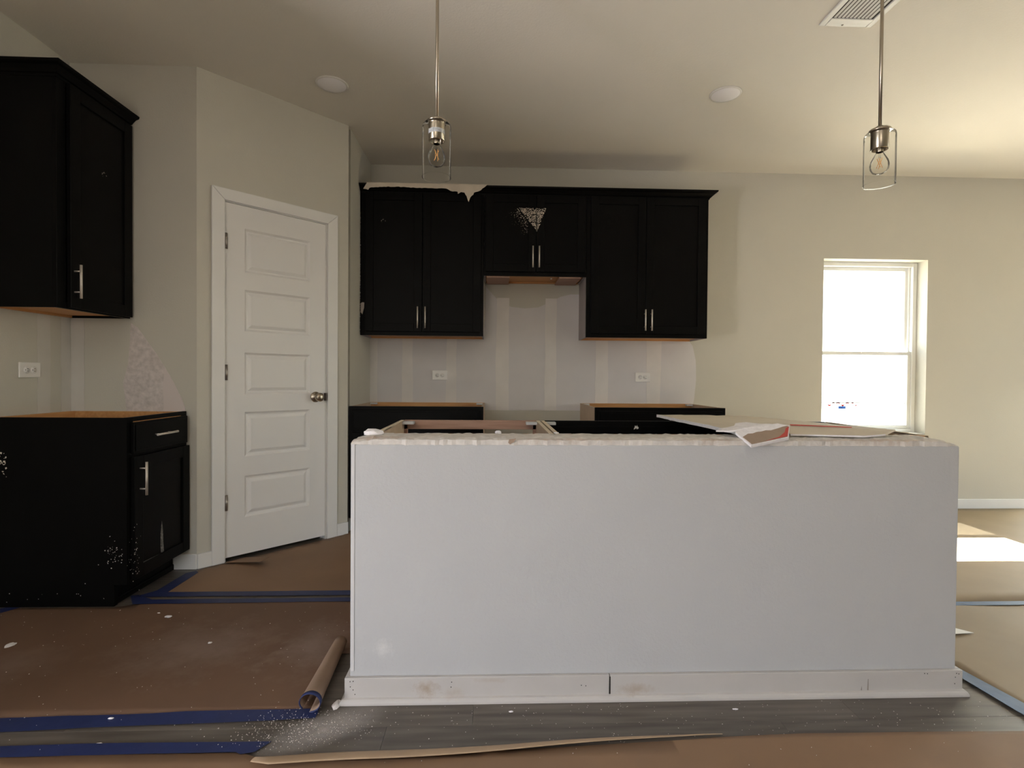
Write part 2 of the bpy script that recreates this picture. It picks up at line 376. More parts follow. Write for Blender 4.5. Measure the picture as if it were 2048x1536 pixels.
casing([(.071, 2.119), (.139, 2.052), (.757, 2.052), (.828, 2.119)])
for z in (1.826, 1.082, .338):
    h = MB().tube((.1475, -.006, z - .044), (.1475, -.006, z + .044), .0065, 10).box(.1475, .158, -.001, .0035, z - .044, z + .044).build('hinge', M_HINGE, door)
k = MB().lathe([(.0, -.002), (.034, -.002), (.034, .003), (.031, .008), (.014, .011), (.0115, .030), (.016, .038), (.026, .046), (.0285, .056), (.026, .066), (.018, .072), (.0, .074)], (.683, .003, .93), 28, (0, -1, 0)).build('door_knob', M_NICKD, door)
B(.742, .7515, -.0175, .004, .905, .955).build('strike_plate', mat('dark_bronze', (.07, .055, .045), .4, 1), door)

# ------------------------------------------------------------------ window
def window(name, x0, x1, z0, z1, parent_y):
    w = bpy.data.objects.new(name, None); COL.objects.link(w); struct(w, 'white single-hung vinyl window glaring with daylight')
    y = YB + .108; zm = 1.292
    f = MB(); fw = .035
    f.box(x0, x0 + fw, y, y + .08, z0, z1).box(x1 - fw, x1, y, y + .08, z0, z1).box(x0 + fw, x1 - fw, y, y + .08, z1 - fw, z1).box(x0 + fw, x1 - fw, y, y + .08, z0, z0 + fw)
    f.box(x0 + fw, x0 + fw + .012, y + .03, y + .05, z0, z1).box(x1 - fw - .012, x1 - fw, y + .03, y + .05, z0, z1)
    f.build('window_frame', M_VINYL, w, .003)
    def sash(a0, a1, c0, c1, yy, rail):
        s = MB(); s.box(a0, a0 + rail, yy, yy + .026, c0, c1).box(a1 - rail, a1, yy, yy + .026, c0, c1).box(a0 + rail, a1 - rail, yy, yy + .026, c1 - .03, c1).box(a0 + rail, a1 - rail, yy, yy + .026, c0, c0 + .028)
        o = s.build('sash', M_VINYL, w, .003)
        B(a0 + rail - .003, a1 - rail + .003, yy + .011, yy + .014, c0 + .02, c1 - .02).build('glass_pane', M_PANE, o); return o
    sash(x0 + fw, x1 - fw, zm - .012, z1 - fw, y + .046, .034)
    lo = sash(x0 + fw, x1 - fw, z0 + fw, zm + .014, y + .012, .026)
    B((x0 + x1) / 2 - .03, (x0 + x1) / 2 + .03, y, y + .012, zm + .002, zm + .012).build('sash_lock', M_VINYL, lo)
    B(x0 + .02, x1 - .02, y + .076, y + .0765, z0 + .01, zm).build('sun_dimming_film', M_FILM, w)  # added film: dims the sun through the lower sash and glows white
    yg = y + .022
    B(x0 + .06, x1 - .062, yg, yg + .0004, .868, .8735).build('film_seam', M_GREYX, lo)
    mb = MB()
    for i, (cx, r) in enumerate(((2.850, .014), (2.885, .010), (2.925, .015), (2.965, .013), (3.005, .014), (3.050, .009), (3.080, .007))):
        n = 7; pts = []
        for q in range(n + 1):
            a = math.pi * (q / n) * (1 if i % 3 else -1); pts.append((cx + r * math.cos(a), yg, .853 + .012 * math.sin(a)))
        for q in range(n): 
            a, b = pts[q], pts[q + 1]; mb.prism([(a[0], yg, a[2]), (b[0], yg, b[2]), (b[0], yg, b[2] + .012), (a[0], yg, a[2] + .012)], (0, .0003, 0))
    mb.build('red_print', M_REDX, lo)['kind'] = 'stuff'
    B(2.928, 2.992, yg, yg + .0003, .818, .842).build('blue_print', M_BLUEX, lo)
    B(x0 - .0, x1 + .0, YB - .0, y, z0 - .012, z0 + .004).build('window_sill', M_TRIM, w)
window('window_1', wx0, wx1, wz0, wz1, YB)

# ------------------------------------------------------------------ outside
struct(B(-30, 30, 4.6, 60, -.35, -.25).build('ground_outside', M_GND))
struct(B(4.1, 7.2, 4.36, 8.0, 2.45, 2.6).build('sun_blocker_roof', M_TRIM), 'unseen roof added outside to keep sun out of the right-hand opening')  # added blocker, keeps direct sun off the floor at the right

# ------------------------------------------------------------------ cabinets. local: x across the front, front face at y=0, depth to +y, doors towards -y
def pull(parent, x, z, length=.156, horizontal=False, stand=.030, y=-.020):
    mb = MB(); h = length / 2; e = h * .62
    if horizontal: mb.tube((x - h, y - stand, z), (x + h, y - stand, z), .0058, 10).tube((x - e, y, z), (x - e, y - stand, z), .0038, 8).tube((x + e, y, z), (x + e, y - stand, z), .0038, 8)
    else: mb.tube((x, y - stand, z - h), (x, y - stand, z + h), .0058, 10).tube((x, y, z - e), (x, y - stand, z - e), .0038, 8).tube((x, y, z + e), (x, y - stand, z + e), .0038, 8)
    return mb.build('handle', M_NICK, parent)
def shaker(root, x0, x1, z0, z1, handle=None, name='door', st_=.058):
    mb = MB(); y0, y1 = -.020, -.001
    mb.box(x0, x0 + st_, y0, y1, z0, z1).box(x1 - st_, x1, y0, y1, z0, z1).box(x0 + st_, x1 - st_, y0, y1, z0, z0 + st_).box(x0 + st_, x1 - st_, y0, y1, z1 - st_, z1)
    d = mb.build(name, M_BLACK, root, .0018)
    B(x0 + st_ - .004, x1 - st_ + .004, y0 + .0085, y1 - .002, z0 + st_ - .004, z1 - st_ + .004).build('panel', M_BLACK, d)
    if handle: pull(d, *handle)
    return d
def slabdrawer(root, x0, x1, z0, z1, handle=None):
    d = MB().box(x0, x1, -.016, -.001, z0, z1).box(x0 + .012, x1 - .012, -.020, -.016, z0 + .012, z1 - .012).build('drawer_front', M_BLACK, root, .002)
    if handle: pull(d, handle[0], handle[1], .165, True)
    return d
def face(root, w, z0, z1, l=.038, r=.038, t=.038, b=.030, mid=None, extra=()):
    mb = MB(); mb.box(0, l, 0, .019, z0, z1).box(w - r, w, 0, .019, z0, z1).box(l, w - r, 0, .019, z1 - t, z1)
    if b: mb.box(l, w - r, 0, .019, z0, z0 + b)
    for (a, c) in extra: mb.box(l, w - r, 0, .019, a, c)
    if mid: mb.box(mid - .02, mid + .02, 0, .019, z0, z1)
    return mb.build('face_frame', M_BLACK, root, .001)
def upper(name, label, loc, w, h, dep, doors, hz, rz=0, end=M_SIDE, group=None, doorz=(.028, -.02), frame=(.038, .038), lip=.012):
    r = thing(name, label, 'cabinet', loc, rz, group)
    face(r, w, 0, h, frame[0], frame[1])
    B(0, .012, .019, dep, -.0, h).build('side_panel', end, r); B(w - .012, w, .019, dep, 0, h).build('side_panel', end, r)
    B(.012, w - .012, .019, dep, lip, lip + .012).build('bottom_panel', M_WOOD, r)
    B(.012, w - .012, .019, dep, h - .014, h - .002).build('top_panel', M_LAM, r)
    B(.012, w - .012, dep - .018, dep, .0, .012).build('hanging_rail', M_WOOD, r)
    for (x0, x1, hx) in doors: shaker(r, x0, x1, doorz[0], h + doorz[1], (hx, hz))
    return r
YU = 3.902
UL = upper('wall_cabinet', 'tall black two-door wall cabinet left of the range gap, torn paper along its top', (-.975, YU, 1.367), .902, 1.06, YB - YU, [(.041, .4525, .425), (.4565, .882, .480)], .129, frame=(.043, .038))
UM = upper('wall_cabinet', 'short black wall cabinet above the range gap with a white speckled patch', (-.071, YU, 1.815), .757, .612, YB - YU, [(.010, .381, .357), (.385, .747, .404)], .133)
UR = upper('wall_cabinet', 'tall black two-door wall cabinet right of the range gap', (.688, YU, 1.367), .914, 1.06, YB - YU, [(.030, .440, .434), (.444, .890, .482)], .128)
# wood fillers under the short cabinet
B(.02, .19, .02, .32, -.010, -.0).build('wood_filler', M_RAIL, UM); B(.56, .72, .02, .32, -.010, 0).build('wood_filler', M_RAIL, UM)
MB().lathe([(0, -.012), (.006, -.011), (.008, -.006), (.004, 0)], (.51, .12, .011), 12).build('screw_head', M_PLAST, UM)
ULW = upper('wall_cabinet', 'black single-door wall cabinet on the left wall at the picture edge', (-1.972, 2.462, 1.369), YA - 2.464, 1.055, .315, [(.055, .472, .075)], .128, math.radians(90), end=M_BLACKEND, doorz=(.006, -.02), frame=(.05, .02))

def crown(name, label, path, parent=None):
    """path: list of (x, y, mx, my): point on the cabinet face and the outward mitre vector"""
    prof = [(0, 0), (.004, .0), (.006, .010), (.014, .013), (.020, .022), (.034, .036), (.046, .041), (.050, .044), (.052, .054), (0, .054)]
    mb = MB(); rings = [[mb.bm.verts.new((x + mx * a, y + my * a, z)) for a, z in prof] for x, y, mx, my in path]
    for r0, r1 in zip(rings, rings[1:]):
        for i in range(len(prof)): mb.bm.faces.new((r0[i], r0[(i + 1) % len(prof)], r1[(i + 1) % len(prof)], r1[i]))
    mb.bm.faces.new(rings[0]); mb.bm.faces.new(rings[-1])
    return tag(mb.build(name, M_BLACK, None, 0, (0, 0, 2.404)), label, 'molding')
crown('crown_molding', 'black crown molding running along the top of the three back wall cabinets', [(-.974, YU, 0, -1), (1.604, YU, 1, -1), (1.604, YB - .002, 1, 0)])
crown('crown_molding', 'black crown molding around the top of the left wall cabinet', [(XL + .002, 2.462, 0, -1), (-1.972, 2.462, 1, -1), (-1.972, YA - .002, 1, 0)])

def basecab(name, label, loc, w, h, dep, rz, parts, face_mat=True, side=M_LAM, left_end=None, right_end=None, toe=.10, opening=False, seat=.075, brackets=True):
    r = thing(name, label, 'cabinet', loc, rz)
    B(0, .015, .019, dep, toe if not left_end else toe, h - .002).build('side_panel', left_end or side, r)
    B(w - .015, w, .019, dep, toe, h - .002).build('side_panel', right_end or side, r)
    B(.015, w - .015, dep - .012, dep, toe, h - .002).build('back_panel', M_WOOD, r)
    B(.015, w - .015, .019, dep - .012, toe, toe + .015).build('bottom_panel', M_LAM, r)
    B(.015, w - .015, dep - .03, dep - .012, h - .10, h - .002).build('back_rail', M_WOOD, r)
    k = MB().box(0.0, w, seat, seat + .015, 0, toe).box(0, .015, seat + .015, dep, 0, toe).box(w - .015, w, seat + .015, dep, 0, toe)
    k.build('toe_kick', M_BLACKEND if not opening else M_BLACK, r)
    for x in (.015, w - .065) if brackets else ():
        for y in (.019, dep - .062):
            MB().prism([(x, y, h - .016), (x + .05, y, h - .016), (x + .05, y + .05, h - .016), (x, y + .05, h - .016)], (0, 0, .012)).build('corner_bracket', M_BRK, r)
    return r
YF = 3.612
bl = basecab('base_cabinet', 'black base cabinet without countertop left of the range gap', (-.975, YF, 0), .912, .862, YB - YF, 0, None)
face(bl, .912, .10, .862, extra=((.66, .70),)); slabdrawer(bl, .024, .888, .70, .838); shaker(bl, .024, .454, .115, .685); shaker(bl, .458, .888, .115, .685)
br = basecab('base_cabinet', 'black base cabinet without countertop right of the range gap', (.706, YF, 0), .914, .862, YB - YF, 0, None)
face(br, .914, .10, .862, extra=((.66, .70),)); slabdrawer(br, .024, .890, .70, .838); shaker(br, .024, .455, .115, .685); shaker(br, .459, .890, .115, .685)
for cab in (bl, br):
    for x in (.25, .66): MB().tube((x, YB - YF - .0315, .81), (x, YB - YF - .030, .81), .004, 8).build('screw_hole', M_SLOT, cab)

# left wall base cabinet
LW = YA - 2.478
lb = basecab('base_cabinet', 'black base cabinet on the left wall with one drawer and one door', (-1.673, 2.476, 0), LW, .868, -(XL + 1.673) - .004, math.radians(90), None, side=M_WOOD, left_end=M_BLACKEND, brackets=False)
face(lb, LW, .10, .868, .04, .02, .02, extra=((.675, .71),))
B(-.004, .0, .060, .61, 0, .868).build('end_panel', M_BLACKEND, lb); B(-.004, 0, 0, .060, .10, .868).build('end_panel', M_BLACKEND, lb)
B(-.002, .018, .058, .075, 0, .085).build('toe_trim', M_BLACK, lb); B(.018, LW, .062, .075, 0, .03).build('toe_trim', M_BLACK, lb, .004)
slabdrawer(lb, .022, LW - .018, .700, .845, (.222, .775)); ldoor = shaker(lb, .022, LW - .006, .112, .684, (.057, .578))
# scuffs on the left base cabinet
def flakes(name, parent, fn, n, smin, smax, m, seed, lift=.0006):
    """n tiny thin chips; fn(random) -> (position, u, v, normal) or None"""
    rr = random.Random(seed); mb = MB()
    for _ in range(n):
        q = fn(rr)
        if q is None: continue
        p, u, v, nn, k = q; p, u, v, nn = Vector(p), Vector(u), Vector(v), Vector(nn)
        a = rr.uniform(0, 6.28); s = rr.uniform(smin, smax) * k; t = s * rr.uniform(.35, .9)
        e1 = (u * math.cos(a) + v * math.sin(a)) * s; e2 = (v * math.cos(a) - u * math.sin(a)) * t
        mb.prism([p + e1, p + e2, p - e1 * .8, p - e2], nn * lift * rr.uniform(1, 2))
    o = mb.build(name, m, parent); o['kind'] = 'stuff'; return o
def f_end(rr):
    return ((-.0045, rr.gauss(.055, .022), rr.gauss(.24, .035)), (0, 1, 0), (0, 0, 1), (-1, 0, 0), 1) if rr.random() < .8 else ((-.0045, rr.uniform(.10, .58), rr.gauss(.05, .03)), (0, 1, 0), (0, 0, 1), (-1, 0, 0), .8)
flakes('paint_chips', lb, f_end, 52, .001, .0036, M_DUST, 3)
flakes('paint_chips', lb, lambda rr: ((rr.gauss(.025, .014), -.0005 if rr.random() < .4 else -.0205, rr.gauss(.235, .06)), (1, 0, 0), (0, 0, 1), (0, -1, 0), 1), 60, .001, .0035, M_DUST, 4)
flakes('paint_chips', lb, lambda rr: ((-.0045, rr.gauss(.548, .012), rr.gauss(.66, .02)), (0, 1, 0), (0, 0, 1), (-1, 0, 0), 1.6), 26, .001, .004, M_TORN, 5)
mb = MB(); mb.prism([(.232, -.0125, .33), (.222, -.0125, .27), (.222, -.0125, .20), (.226, -.0125, .172), (.248, -.0125, .168), (.243, -.0125, .22), (.240, -.0125, .28)], (0, .0008, 0)).prism([(.085, -.0125, .168), (.386, -.0125, .160), (.386, -.0125, .166), (.085, -.0125, .173)], (0, .001, 0))
mb.build('white_scuff', mat('thin_white_scuff', (.17, .17, .165), .8, noise=(90, .7)), lb)
# speckled plaster on the short cabinet
def tri(rr):
    x, z = rr.uniform(-1, 1), rr.uniform(0, 1)
    wl, wr = .101 * (1 - z) + .0, .112 * (1 - z) ** .9
    px = .352 + (x * wl if x < 0 else x * wr * .9) + .035 * z
    return ((px, -.0205 if not .381 < px < .385 else -.001, 2.308 - 1.815 - z * .165), (1, 0, 0), (0, 0, 1), (0, -1, 0), 1) if rr.random() < (1 - z) + .1 else None
flakes('plaster_splatter', UM, tri, 1150, .0018, .0045, M_TORN, 8)
def tri2(rr):
    t = rr.random(); d = abs(rr.gauss(0, .035)); px = .245 + t * .125 - d; pz = .49 - t * .17 - d * .55
    return ((px, -.0205 if px < .31 else -.0125, pz), (1, 0, 0), (0, 0, 1), (0, -1, 0), 1 - min(.7, d * 9))
flakes('plaster_splatter', UM, tri2, 170, .0012, .0042, M_TORN, 9)
for cab, spot in ((UL, (.164, .832)), (ULW, (.27, .70))):
    flakes('paint_chips', cab, lambda rr: ((rr.gauss(spot[0], .006), -.0125, rr.gauss(spot[1], .01)), (1, 0, 0), (0, 0, 1), (0, -1, 0), 1), 7, .001, .004, M_TORN, 11)
MB().prism([(x + .975, -.0045, z - 1.367) for x, z in ((-.968, 1.598), (-.958, 1.606), (-.943, 1.604), (-.944, 1.566), (-.957, 1.518), (-.968, 1.533))], (0, .0045, 0)).build('paint_chip', mat('pinkish_chip', (.48, .42, .38), .8), UL)
# ragged caulk and plaster along the cabinet-to-wall joint
flakes('plaster_edge', UL, lambda rr: ((.0015, -.002, rr.uniform(.25, .90) if rr.random() < .8 else rr.uniform(0, .25)), (1, 0, 0), (0, 0, 1), (0, -1, 0), 1), 130, .0012, .004, M_MUD, 12)
flakes('plaster_edge', ULW, lambda rr: ((YA - 2.464 - .001, -.002, rr.uniform(.5, 1.0)), (1, 0, 0), (0, 0, 1), (0, -1, 0), 1), 60, .001, .0035, M_MUD, 13)

# torn paper hanging on the crown
tp = [(-.912, 2.458), (-.930, 2.43), (-.94, 2.412), (-.905, 2.405), (-.895, 2.42), (-.822, 2.428), (-.70, 2.432), (-.60, 2.426), (-.536, 2.427), (-.40, 2.426), (-.345, 2.425), (-.30, 2.405), (-.265, 2.405), (-.262, 2.388), (-.24, 2.402), (-.214, 2.398), (-.195, 2.36), (-.184, 2.331), (-.172, 2.365), (-.15, 2.386), (-.146, 2.40), (-.118, 2.408), (-.096, 2.418), (-.07, 2.44), (-.050, 2.459)]
P = ragged([(x, 3.842, z) for x, z in tp], .014, .0022, 5)
mb = MB().prism(P, (0, .0012, 0)); mb.prism([(-.92, 3.843, 2.4585), (-.045, 3.843, 2.4585), (-.03, 3.92, 2.4595), (-.93, 3.92, 2.4595)], (0, 0, .0012))
tag(mb.build('torn_paper', M_TORN), 'torn cream masking paper hanging over the black crown molding', 'paper')

# ------------------------------------------------------------------ island pony wall and cabinets
IX0, IX1, IY0, IY1, IZ = -.462, 1.590, 1.736, 1.902, .862
isl = struct(B(IX0, IX1, IY0, IY1, 0, IZ).build('wall_island', M_ISL, bevel=.003), 'freestanding grey-white half wall in front of the kitchen island')
# rough broken top edge: strip with uneven surface
def rough_top():
    mb = MB(); rr = random.Random(3); nx, ny = 150, 9; g = []
    for i in range(nx + 1):
        row = []
        for j in range(ny + 1):
            x = IX0 + (IX1 - IX0) * i / nx; y = IY0 + (IY1 - IY0) * j / ny
            e = min(j, ny - j) / 2; d = min(i, nx - i) / 6
            z = IZ + .006 * min(1, e) + rr.uniform(-.0018, .0022) * (1.2 if x > .6 or x < .3 else .8)
            if j in (0, ny): z = IZ - rr.uniform(.0, .0035); y += (rr.uniform(.0, .004) if j == 0 else rr.uniform(-.004, 0))
            if d < 1: z -= (.012 if i <= 6 else .018) * (1 - d) ** 1.6
            row.append(mb.bm.verts.new((x, y, z)))
        g.append(row)
    for i in range(nx):
        for j in range(ny): mb.bm.faces.new((g[i][j], g[i + 1][j], g[i + 1][j + 1], g[i][j + 1]))
    ed = [g[i][0] for i in range(nx + 1)] + [g[nx][j] for j in range(1, ny + 1)] + [g[i][ny] for i in range(nx - 1, -1, -1)] + [g[0][j] for j in range(ny - 1, 0, -1)]
    lo = [mb.bm.verts.new((v.co.x, v.co.y, IZ - .02)) for v in ed]; n = len(ed)
    for i in range(n): mb.bm.faces.new((ed[i], ed[(i + 1) % n], lo[(i + 1) % n], lo[i]))
    o = mb.build('broken_plaster_edge', M_RUB, isl); return o
isl.data.transform(Matrix.Diagonal((1, 1, (IZ - .018) / IZ, 1)))
rough_top()
MB().prism([(.055, IY0 - .002, .862), (.078, IY0 - .002, .866), (.072, IY0 - .003, .855), (.058, IY0 - .001, .846), (.052, IY0 - .001, .852)], (0, .004, 0)).build('torn_tape', M_DWB, isl)
MB().prism([(-.459, IY0 - .0015, .10), (-.449, IY0 - .0015, .10), (-.449, IY0 - .0015, .845), (-.459, IY0 - .0015, .845)], (0, .0015, 0)).build('corner_bead', mat('corner_bead_paint', (.58, .575, .585), .6), isl)
# baseboard round the island with its shoe
ib = bpy.data.objects.new('baseboard_island', None); COL.objects.link(ib); struct(ib, 'scuffed white baseboard with shoe molding around the half wall')
B(IX0 - .014, .3935, IY0 - .014, IY0, 0, .083).build('board', M_ISLBASE, ib, .002)
B(.396, IX1 + .014, IY0 - .014, IY0, 0, .083).build('board', M_ISLBASE, ib, .002)
B(IX0 - .014, IX0, IY0, IY1, 0, .083).build('board', M_ISLBASE, ib, .002)
B(IX1, IX1 + .014, IY0, IY1, 0, .083).build('board', M_ISLBASE, ib, .002)
def shoe(path):
    prof = [(0, 0), (.014, 0), (.0135, .006), (.011, .012), (.007, .0165), (0, .019)]
    mb = MB(); rings = [[mb.bm.verts.new((x + mx * a, y + my * a, z)) for a, z in prof] for x, y, mx, my in path]
    for r0, r1 in zip(rings, rings[1:]):
        for i in range(len(prof)): mb.bm.faces.new((r0[i], r0[(i + 1) % len(prof)], r1[(i + 1) % len(prof)], r1[i]))
    mb.bm.faces.new(rings[0]); mb.bm.faces.new(rings[-1]); mb.build('shoe_molding', M_ISLBASE, ib)
shoe([(IX0 - .014, IY1, -1, 0), (IX0 - .014, IY0 - .014, -1, -1), (IX1 + .014, IY0 - .014, 1, -1), (IX1 + .014, IY1, 1, 0)])
mb = MB()
for x, z in ((-.458, .072), (-.448, .073), (-.457, .055), (-.448, .045), (-.442, .030), (-.13, .05), (-.128, .066), (.30, .05), (.315, .048), (1.47, .074), (1.48, .073), (1.582, .073), (1.590, .071), (1.578, .060), (1.576, .038)):
    mb.lathe([(0, .0008), (.0016, .0008), (.0016, 0)], (x, IY0 - .014, z), 8, (0, -1, 0))
mb.prism([(.3935, IY0 - .0145, .078), (.397, IY0 - .0145, .078), (.3975, IY0 - .0145, .02), (.392, IY0 - .0145, .02)], (0, .0004, 0))
mb.build('nail_holes', M_SLOT, ib)['kind'] = 'stuff'
mb = MB(); mb.prism([(1.249, IY0 - .0146, .020), (1.253, IY0 - .0146, .020), (1.252, IY0 - .0146, .034)], (0, .0005, 0)).prism([(1.271, IY0 - .0146, .020), (1.276, IY0 - .0146, .020), (1.275, IY0 - .0146, .058), (1.273, IY0 - .0146, .058)], (0, .0005, 0))
mb.build('dark_scuff', mat('grey_scuff', (.28, .25, .22), .7), ib)['kind'] = 'stuff'

# island base cabinets: front faces the range (+Y), so the local frame is turned by 180 degrees
YI = 2.512
ID = YI - IY1 - .003
def islcab(label, x1, w, rail_m, black_inside):
    r = basecab('island_cabinet', label, (x1, YI, 0), w, .862, ID, math.radians(180), None)
    mb = MB(); mb.box(0, .03, 0, .019, .10, .860).box(w - .03, w, 0, .019, .10, .860).box(.03, w - .03, 0, .019, .10, .13)
    mb.build('face_frame', rail_m, r)
    B(.015, w - .015, .0, .019, .820 if not black_inside else .70, .862).build('top_rail', rail_m, r, .001)
    B(0, .015, .019, ID, .857, .8625).build('ply_edge', M_PLYEDGE, r); B(w - .015, w, .019, ID, .857, .8625).build('ply_edge', M_PLYEDGE, r)
    if black_inside:
        B(.02, w - .02, .019, .030, .70, .838).build('inner_panel', M_BLACK, r, .002)
        shaker(r, .02, w / 2 - .002, .115, .685); shaker(r, w / 2 + .002, w - .02, .115, .685)
    return r
ic1 = islcab('island base cabinet with pink-brown raw rail, open, behind the left half wall', .222, .652, M_RAIL, False)
ic2 = islcab('island base cabinet with black rail in the middle behind the half wall', 1.195, .965, M_BLACK, True)
ic3 = islcab('rightmost island base cabinet mostly under the broken drywall', 1.625, .428, M_BLACK, True)
flakes('plaster_chips', ic2, lambda rr: ((rr.gauss(.51, .008), .0305, rr.gauss(.835, .006)), (1, 0, 0), (0, 0, 1), (0, 1, 0), 1), 8, .003, .008, M_DUST, 15)

# ------------------------------------------------------------------ drywall scraps on the island
def slab3(name, top, th, mtop, label, cat, medge=M_GYP, seed=1, rag=.0015):
    """broken board: face paper on top, gypsum edges"""
    P = ragged(top, .03, rag, seed); n = len(P)
    mb = MB(); mb.prism(P, (0, 0, -th)); mb.bm.faces.ensure_lookup_table()
    o = mb.build(name, mtop); o.data.materials.append(medge)
    for f in o.data.polygons: f.material_index = 0 if abs(f.normal.z) > .6 else 1
    return tag(o, label, cat) if cat else o
slab3('drywall_board', [(.793, 2.522, .892), (1.255, 2.575, .884), (1.33, 2.35, .884), (1.484, 1.93, .884), (1.30, 1.842, .884), (1.06, 1.842, .884), (.865, 1.812, .884)], .0125, M_DWP, 'large cream-faced broken drywall board lying across the island cabinets', 'drywall', seed=4)
# narrow strip with a taped edge, resting on the front of the large board
st_ = thing('drywall_strip', 'narrow drywall strip with red-edged tape at the right end of the half wall', 'drywall', (0, 0, 0))
def quad(P, off): return MB().prism(P, off)
quad([(1.045, 1.835, .9015), (1.335, 1.815, .8915), (1.44, 1.83, .8865), (1.36, 1.775, .8755), (1.275, 1.762, .8705), (1.025, 1.775, .8745)], (0, .004, .0045)).build('board', M_DWP, st_)
quad([(1.055, 1.8335, .9075), (1.27, 1.819, .9005), (1.27, 1.8165, .8985), (1.055, 1.829, .9045)], (0, .0, .0008)).build('red_tape_edge', M_RED, st_)
quad([(1.025, 1.774, .8745), (1.275, 1.761, .8705), (1.36, 1.774, .8755), (1.36, 1.774, .8805), (1.275, 1.761, .8765), (1.025, 1.774, .8795)], (0, .001, 0)).build('gypsum_edge', M_GYP, st_)
# torn piece folded over the front edge. plane points from the photograph's outline on a tilted plane
tf = thing('torn_drywall_piece', 'torn drywall piece with brown face and red edge overhanging the front of the half wall', 'drywall', (0, 0, 0))
A_ = [(.775, 1.79, .888), (.835, 1.79, .8895), (.850, 1.702, .8465), (.985, 1.722, .8905), (1.035, 1.80, .9075), (1.02, 1.83, .9075), (.96, 1.85, .9055), (.90, 1.86, .902), (.86, 1.83, .8975), (.84, 1.81, .894)]
def tpiece(pts, name, m, off): 
    mb = MB(); mb.prism(pts, off); return mb.build(name, m, tf)
# board body: the part that leans over the edge
zp = lambda x, y: .885 + .1237 * (x - .832) + .496 * (y - 1.775)
lean = [(.832, 1.775), (.850, 1.700), (.985, 1.716), (1.022, 1.775), (.99, 1.795), (.85, 1.795)]
tpiece([(x, y, zp(x, y)) for x, y in lean], 'gypsum_core', M_GYP, (.002, .004, -.0085))
def face2(pts, lift): return [Vector((p[0], p[1], zp(p[0], p[1]) + lift)) for p in pts]
rr = random.Random(6); top_ = [(1.012 - .145 * k / 9, 1.772 - .016 * k / 9 + rr.uniform(-.004, .004)) for k in range(10)]
tpiece(face2([(.843, 1.745), (.8545, 1.704), (.982, 1.7195), (1.014, 1.768)] + top_, .0004), 'brown_face', M_DWB, (0, -.0005, .0009))
tpiece(face2([(.905, 1.7112), (.983, 1.7205), (1.015, 1.769), (1.000, 1.762), (.985, 1.742), (.955, 1.722), (.93, 1.7165)], .0012), 'red_tape_edge', M_RED, (0, -.0005, .0009))
tw = [(.775, 1.800, .888), (.835, 1.783, .891), (.87, 1.787, .8975), (.93, 1.79, .904), (1.01, 1.788, .911), (.95, 1.83, .910), (.91, 1.862, .913), (.872, 1.862, .909), (.858, 1.84, .902), (.80, 1.832, .893)]
cx_, cy_, cz_ = .885, 1.815, .9035
mb = MB(); P = ragged(tw, .02, .0015, 7); n = len(P); c0 = mb.bm.verts.new((cx_, cy_, cz_)); c1 = mb.bm.verts.new((cx_, cy_, cz_ - .004))
va = [mb.bm.verts.new(p) for p in P]; vb = [mb.bm.verts.new(p - Vector((0, 0, .004))) for p in P]
for i in range(n):
    k = (i + 1) % n; mb.bm.faces.new((va[i], va[k], c0)); mb.bm.faces.new((vb[k], vb[i], c1)); mb.bm.faces.new((va[i], vb[i], vb[k], va[k]))
mb.build('torn_white_layer', M_GYP, tf)

# crumbs of plaster lying on the half wall and the cabinets
def crumb(p, s, seed, label, stretch=(1, 1, .6), cat='plaster crumb', group=None):
    rr = random.Random(seed); bm = bmesh.new(); bmesh.ops.create_icosphere(bm, subdivisions=2, radius=1)
    for v in bm.verts:
        k = 1 + rr.uniform(-.22, .22); v.co = Vector((v.co.x * s * stretch[0] * k, v.co.y * s * stretch[1] * k, max(-.35, v.co.z * k) * s * stretch[2]))
    me = bpy.data.meshes.new('plaster_crumb'); bm.to_mesh(me); bm.free(); me.materials.append(M_GYP)
    o = bpy.data.objects.new('plaster_crumb', me); COL.objects.link(o); o.location = (p[0], p[1], p[2] + .3 * s * stretch[2]); return tag(o, label, cat, group)
crumb((-.415, 1.845, .866), .026, 1, 'crumpled white plaster lump on the left end of the half wall', (1.35, .8, .55), 'plaster lump')
crumb((.020, 1.865, .868), .009, 2, 'small white plaster crumb on the half wall in front of the raw rail', (1.3, 1, .9))
crumb((.228, 1.88, .868), .006, 3, 'tiny plaster crumb on the half wall beside the black island rail', (1.5, 1, .6))

